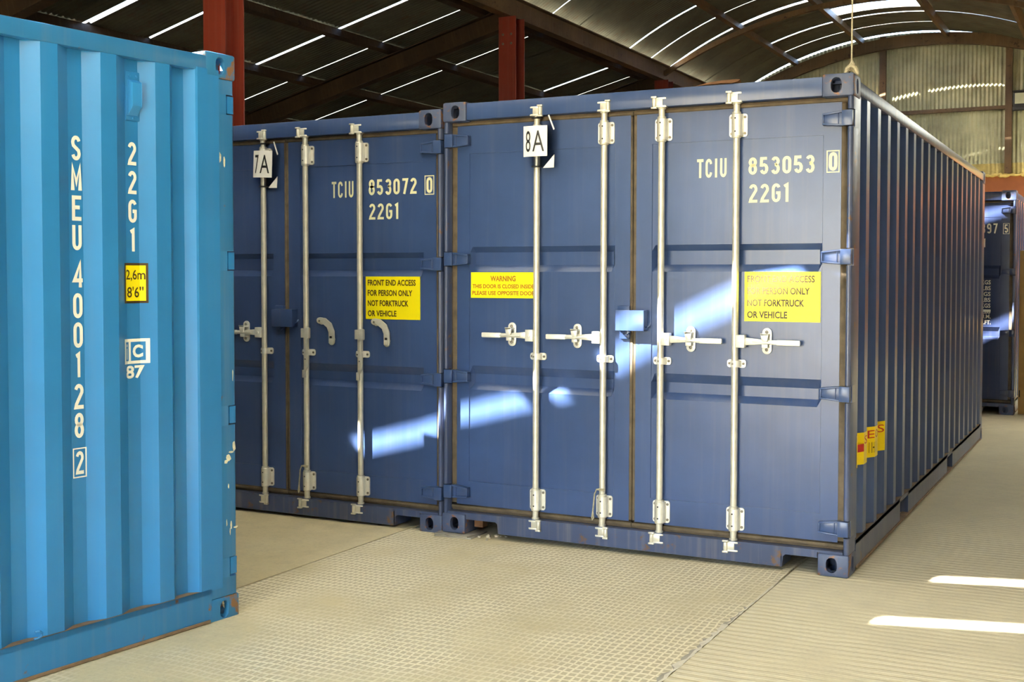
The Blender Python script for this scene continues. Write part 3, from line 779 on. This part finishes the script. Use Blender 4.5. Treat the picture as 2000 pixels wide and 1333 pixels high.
decal('seal_sticker', T8, seal, ['sign_amber', 'ink_red', 'ink_red', 'ink_brown'])

# --- 7A ------------------------------------------------------------
T7, D7 = container('navy blue shipping container hung with the 7A tag, behind the light blue one', 'navy_paint', 'navy_worn_reflect', 'navy_casting', (-2.4596-W, .038, 0), (0, 0, 0), PROF_N, (1, 1, 0, 0))
wd_(D7[1], 'TCIU', 1.578, 1.748, 2.080, 2.184); wd_(D7[1], '853072', 1.865, 2.222, 2.090, 2.187, hw=.082); wd_(D7[1], '22G1', 1.867, 2.094, 1.936, 2.036)
def chk7(mb):
    f = front(YD-.0015); frame2d(mb, 2.283, 2.352, 2.080, 2.198, .0055, f); word(mb, '0', 2.297, 2.338, 2.092, 2.186, f, hw=.09)
decal('check_digit', D7[1], chk7, ['letter_cream'])
decal('access_sign', D7[1], lambda mb: access(mb, 1.841, 2.247, 1.308, 1.577, LY), ['sign_yellow', 'ink_brown'])

# --- far navy container --------------------------------------------
T9, D9 = container('dark navy container far right with white digits 397 and 5', 'navy_dark_paint', 'navy_worn_reflect', 'navy_casting', (.09-W, 8.44, -.036), (0, 0, 0), PROF_N)
wd_(D9[1], '300397', 1.85, 2.232, 2.10, 2.215, 'letter_white'); wd_(D9[1], '22G1', 1.90, 2.108, 1.94, 2.04, 'letter_white')
def chk9(mb):
    f2 = front(YD-.0015); frame2d(mb, 2.292, 2.362, 2.09, 2.215, .006, f2); word(mb, '5', 2.308, 2.346, 2.105, 2.20, f2)
decal('check_digit', D9[1], chk9, ['letter_white'])
f = front(LY)
for i in range(6): decal('weight_lettering', D9[1], lambda mb: text(mb, ('30480 KGS', '67200 LBS', ' 2180 KGS', ' 4810 LBS', '28300 KGS', '62390 LBS')[i], 1.90, 2.165, 1.575-.068*(i+1), 1.575-.068*(i+1)+.05, f, 0, .02), ['letter_white'])
for i in range(2): decal('volume_lettering', D9[1], lambda mb: text(mb, ('33.2 CU.M.', '1172 CU.FT.')[i], 1.90, 2.17, 1.11-.068*i, 1.16-.068*i, f, 0, .02), ['letter_white'])

# --- light blue container on the left -------------------------------
TB, DB = container('light blue shipping container with white vertical letters SMEU 400128', 'sky_paint', 'sky_worn', 'sky_casting', (-2.40097, -1.84983, 0), (0, 0, math.pi-.112265), PROF_B)
def sideb(off): return lambda a, z: (depth_at(PROF_B, -a)-off, -a, z)     # a = -distance from the door end
def col1(mb, i0, i1):
    f = sideb(.0018); c = -.811
    rows = [2.151, 2.052, 2.034, 1.931, 1.910, 1.809, 1.791, 1.690, 1.642, 1.539, 1.516, 1.415, 1.398, 1.295, 1.276, 1.175, 1.148, 1.046, 1.030, .928]
    for i, ch in list(enumerate('SMEU400128'))[i0:i1]:
        hw_ = .025 if ch == 'M' else .0215
        if ch in '1': hw_ = .019
        for pl in GL[ch]: put_quads(mb, stroke(pl, .078), c-hw_, rows[2*i+1], 2*hw_/.46, rows[2*i]-rows[2*i+1], f)
def col2(mb):
    f = sideb(.0018); frame2d(mb, -.842, -.779, .766, .888, .005, f); word(mb, '2', -.811-.018, -.811+.019, .780, .874, f)
def col3(mb):
    f = sideb(.0018); c = -.541
    for i, ch in enumerate('22G1'):
        z = 2.150-.1213*i
        for pl in GL[ch]: put_quads(mb, stroke(pl, .078), c-.021, z-.097, .042/.46, .097, f)
decal('lettering', TB, lambda mb: col1(mb, 0, 4), ['letter_white']); decal('lettering', TB, lambda mb: col1(mb, 4, 10), ['letter_white'])
decal('check_digit', TB, col2, ['letter_white']); decal('lettering', TB, col3, ['letter_white'])
FOLD = [.574, .509]
def folded(mb, x0, x1, z0, z1, off, m):
    f = sideb(off); xs = sorted([x0, x1]+[-d for d in FOLD if x0 < -d < x1])
    for a, b in zip(xs, xs[1:]): mb.face([f(a, z0), f(b, z0), f(b, z1), f(a, z1)], m)
def hsign(mb):
    folded(mb, -.592, -.478, 1.470, 1.640, .0018, 1); folded(mb, -.583, -.487, 1.480, 1.630, .0026, 0)
    f = sideb(.0034); text(mb, '2,6m', -.580, -.489, 1.563, 1.612, f, 1, .01); text(mb, "8'6\"", -.574, -.496, 1.494, 1.540, f, 1, .01)
decal('height_sticker', TB, hsign, ['sign_yellow', 'ink_brown'])
def ic(mb):
    folded(mb, -.596, -.474, 1.213, 1.319, .0018, 0); f = sideb(.0028)
    folded(mb, -.588, -.569, 1.226, 1.306, .0026, 1); folded(mb, -.558, -.490, 1.226, 1.306, .0026, 1)
    text(mb, 'i', -.582, -.575, 1.232, 1.298, f, 0, .02); text(mb, 'C', -.549, -.500, 1.238, 1.294, f, 0, .045)
    text(mb, '87', -.585, -.494, 1.150, 1.206, sideb(.0018), 0, .03)
decal('approval_mark', TB, ic, ['letter_white', 'sky_paint'])
# vent cover
mb = MB(); bx = .042
mb.box(bx-.004, bx, .500, .570, 2.240, 2.446); mb.prism([(.508, 2.262), (.566, 2.262), (.566, 2.41), (.508, 2.41)], bx-.006, bx, 'x')
P = [(bx-.005, 2.262), (bx-.034, 2.30), (bx-.034, 2.398), (bx-.005, 2.412)]
mb.grid([[(a, .514, z) for a, z in P], [(a, .560, z) for a, z in P]]); mb.face([(a, .514, z) for a, z in P]); mb.face([(a, .560, z) for a, z in P])
for y, z in ((.518, 2.428), (.552, 2.428), (.534, 2.250)): mb.prism([(y+.006*math.cos(a), z+.006*math.sin(a)) for a in [k*.785 for k in range(8)]], bx-.007, bx-.003, 'x')
mb.build('vent_cover', 'sky_paint', TB, bevel=.002)
mb = MB(); mb.tube([(.002+.016*0, 1.045, .198), (-.004, 1.030, .199), (-.006, 1.020, .190), (-.004, 1.022, .178), (.002, 1.036, .170), (.004, 1.05, .170)], .0045, 8); mb.build('lashing_ring', 'sky_worn', TB)
mb = MB(); mb.box(.0, .01, .310, .314, .03, .166); mb.build('weld_seam', 'sky_paint', TB)
def scr(mb):
    random.seed(11); f = lambda d, z: (.0022, d, z)
    for d, z, a, b in ((.025, .80, .012, .03), (.04, .775, .02, .006), (.06, .752, .018, .018), (.072, .735, .016, .012), (.03, 1.125, .004, .045), (.045, .44, .008, .022), (.072, .45, .005, .02), (.02, .425, .02, .006), (.052, .41, .004, .02), (.06, .62, .005, .018), (.115, .30, .010, .010), (.10, 2.12, .018, .03), (.07, 2.10, .006, .03), (.12, 2.19, .003, .05)):
        n = 7; poly = [(d+a*math.cos(2*math.pi*k/n)*random.uniform(.5, 1.1), z+b*math.sin(2*math.pi*k/n)*random.uniform(.5, 1.1)) for k in range(n)]
        mb.face([f(*p) for p in poly])
decal('paint_scrape', TB, scr, ['scrape'])

# ================================================================== SMALL THINGS
def number_tag(x, y, z, txt, lab, tilt=0):
    t = tag(empty('number_tag', (x, y, z), (0, tilt, 0)), lab, 'tag', 'container number tags')
    mb = MB(); n = 8; wd, h = .150, .176
    xs = [-wd/2+wd*i/n for i in range(n+1)]; cv = lambda a: .020*((a+.01)/.075)**2*.5
    fr = [[(a, cv(a), zz) for a in xs] for zz in (-h/2, h/2)]; bk = [[(a, cv(a)+.002, zz) for a in xs] for zz in (-h/2, h/2)]
    mb.grid(fr, 0, True); mb.grid([bk[1], bk[0]], 0, True); mb.face([fr[0][0], fr[1][0], bk[1][0], bk[0][0]]); mb.face([fr[0][-1], fr[1][-1], bk[1][-1], bk[0][-1]])
    mb.grid([fr[1], bk[1]]); mb.grid([fr[0], bk[0]])
    mb.build('card', 'card_white', t)
    mb = MB(); f = lambda a, zz: (a, cv(a)-.0012, zz)
    text(mb, txt[0], -.058, -.026, -.062, .060, f, 0, .0); text(mb, txt[1], -.014, .058, -.060, .060, f, 0, .0); mb.build('tag_lettering', 'black_plastic', t, fix=False)
    mb = MB(); mb.box(.05, .118, .022, .024, -.155, .12); mb.box(-.06, .118, .0215, .0235, -.15, -.09); mb.build('plastic_sleeve', 'clear_plastic', t)
    mb = MB(); mb.prism([(.045, -.155), (.115, -.155), (.118, -.08)], .018, .021, 'y'); mb.build('folded_corner', 'card_white', t)
    mb = MB(); mb.prism([(.078, .145), (.085, .148), (.120, .065), (.113, .060)], .016, .020, 'y'); mb.build('sleeve_glare', 'card_white', t)  # white strip stands in for the glare on the plastic sleeve
    for zz in (.135, -.145):
        mb = MB(); mb.lathe([(zz-.003, .030), (zz, .0315), (zz+.003, .030)], .0, .030, 14); mb.build('cable_tie', 'black_plastic', t)
number_tag(-W+.629, .004, 2.36, '8A', 'white paper tag reading 8A tied to a locking rod')
number_tag(-2.4596-W+1.058, .042, 2.315, '7A', 'white paper tag reading 7A tied to a locking rod', .04)

# cord hanging from the roof to the corner of 8A
t = tag(empty('hanging_cord', (-.028, .095, H+.03)), 'thin pale cord hanging from the roof to the near corner of the 8A container', 'cord')
ztop = zb(-.028)-.02-(H+.03)
mb = MB(); mb.tube([(0, 0, .05), (.002, 0, 1.0), (0, 0, 2.0), (0, 0, ztop)], .0045, 6); mb.build('cord_line', 'cord_fibre', t)
mb = MB()
mb.tube([(-.028, -.01, .0), (-.022, -.012, .025), (0, -.012, .048), (.02, -.01, .03), (.03, -.006, .0), (.026, .012, .004), (.0, .016, .03), (-.02, .014, .022), (-.026, .01, .002)], .012, 7)
mb.tube([(0, -.005, .03), (.004, 0, .05), (0, .004, .07)], [.016, .014, .006], 7); mb.build('cord_knot', 'cord_fibre', t)
def seal_cord(x, y, z, lab):
    mb = MB(); mb.tube([(.02, .01, .03), (.0, -.004, .034), (-.022, .002, .028), (-.036, .006, .0), (-.043, .008, -.06), (-.047, .008, -.10), (-.054, .008, -.135), (-.050, .008, -.15), (-.043, .008, -.14), (-.046, .008, -.105)], .0042, 6)
    mb.tube([(.022, .012, .03), (.0, .045, .028), (-.022, .03, .024), (-.024, .008, .026), (0, -.002, .026), (.022, .012, .022)], .004, 6)
    tag(mb.build('tie_cord', 'cord_fibre', None, (x, y, z)), lab, 'cord')
seal_cord(-W+1.045, .004, .345, 'short looped tie cord on the second locking rod of the 8A container')
seal_cord(-2.4596-W+1.390, .042, .315, 'short looped tie cord on the third locking rod of the 7A container')

# packing plates under the left front foot of 8A
fz = floor_z(-2.35, .05)
mb = MB(); mb.box(-.12, .13, -.10, .12, 0, .009)
o = mb.build('packing_plate', 'dull_plate', None, (-2.345, .055, fz+.001), bevel=.002); o.rotation_euler.z = .06
tag(o, 'thin grey steel packing plate lying on the floor, lower one under the container foot', 'plate')
mb = MB(); mb.box(-.115, .12, -.095, .11, 0, .007)
o = mb.build('packing_plate', 'dull_plate', None, (-2.352, .055, fz+.0105), bevel=.002); o.rotation_euler.z = -.03
tag(o, 'thin grey steel packing plate right under the 8A container foot, upper one', 'plate')
random.seed(5)
for k in range(7):
    x, y, r = random.uniform(-2.20, -2.05), random.uniform(-.02, .13), random.uniform(.008, .018)
    bm = bmesh.new(); bmesh.ops.create_icosphere(bm, subdivisions=1, radius=r)
    for v in bm.verts: v.co *= random.uniform(.7, 1.2)
    for v in bm.verts: v.co.z = max(v.co.z*.7, -.5*r)
    me = bpy.data.meshes.new('concrete_crumb'); bm.to_mesh(me); bm.free(); me.materials.append(MATS['crumb'])
    tag(link('concrete_crumb', me, None, (x, y, floor_z(x, y)+.5*r)), 'small concrete crumb on the floor beside the packing plates', 'crumb', 'crumbs by the container foot')
# plywood board beside the far container
zf = floor_z(.7, 8.6)
t = tag(empty('plywood_board', (.72, 8.62, zf)), 'tall tan plywood board standing beside the far dark container', 'board')
mb = MB(); mb.box(-.60, .60, -.012, .012, 0, 1.90); mb.build('panel', 'plywood', t, bevel=.002)
mb = MB(); mb.box(-.592, -.580, -.0135, -.0115, .20, .28); mb.build('hand_slot', 'hole_dark', t)
mb = MB(); mb.box(-.60, -.53, .012, .06, 0, 1.9); mb.box(.53, .60, .012, .06, 0, 1.9); mb.box(-.6, .6, .012, .4, 0, .04); mb.build('brace', 'plywood', t)
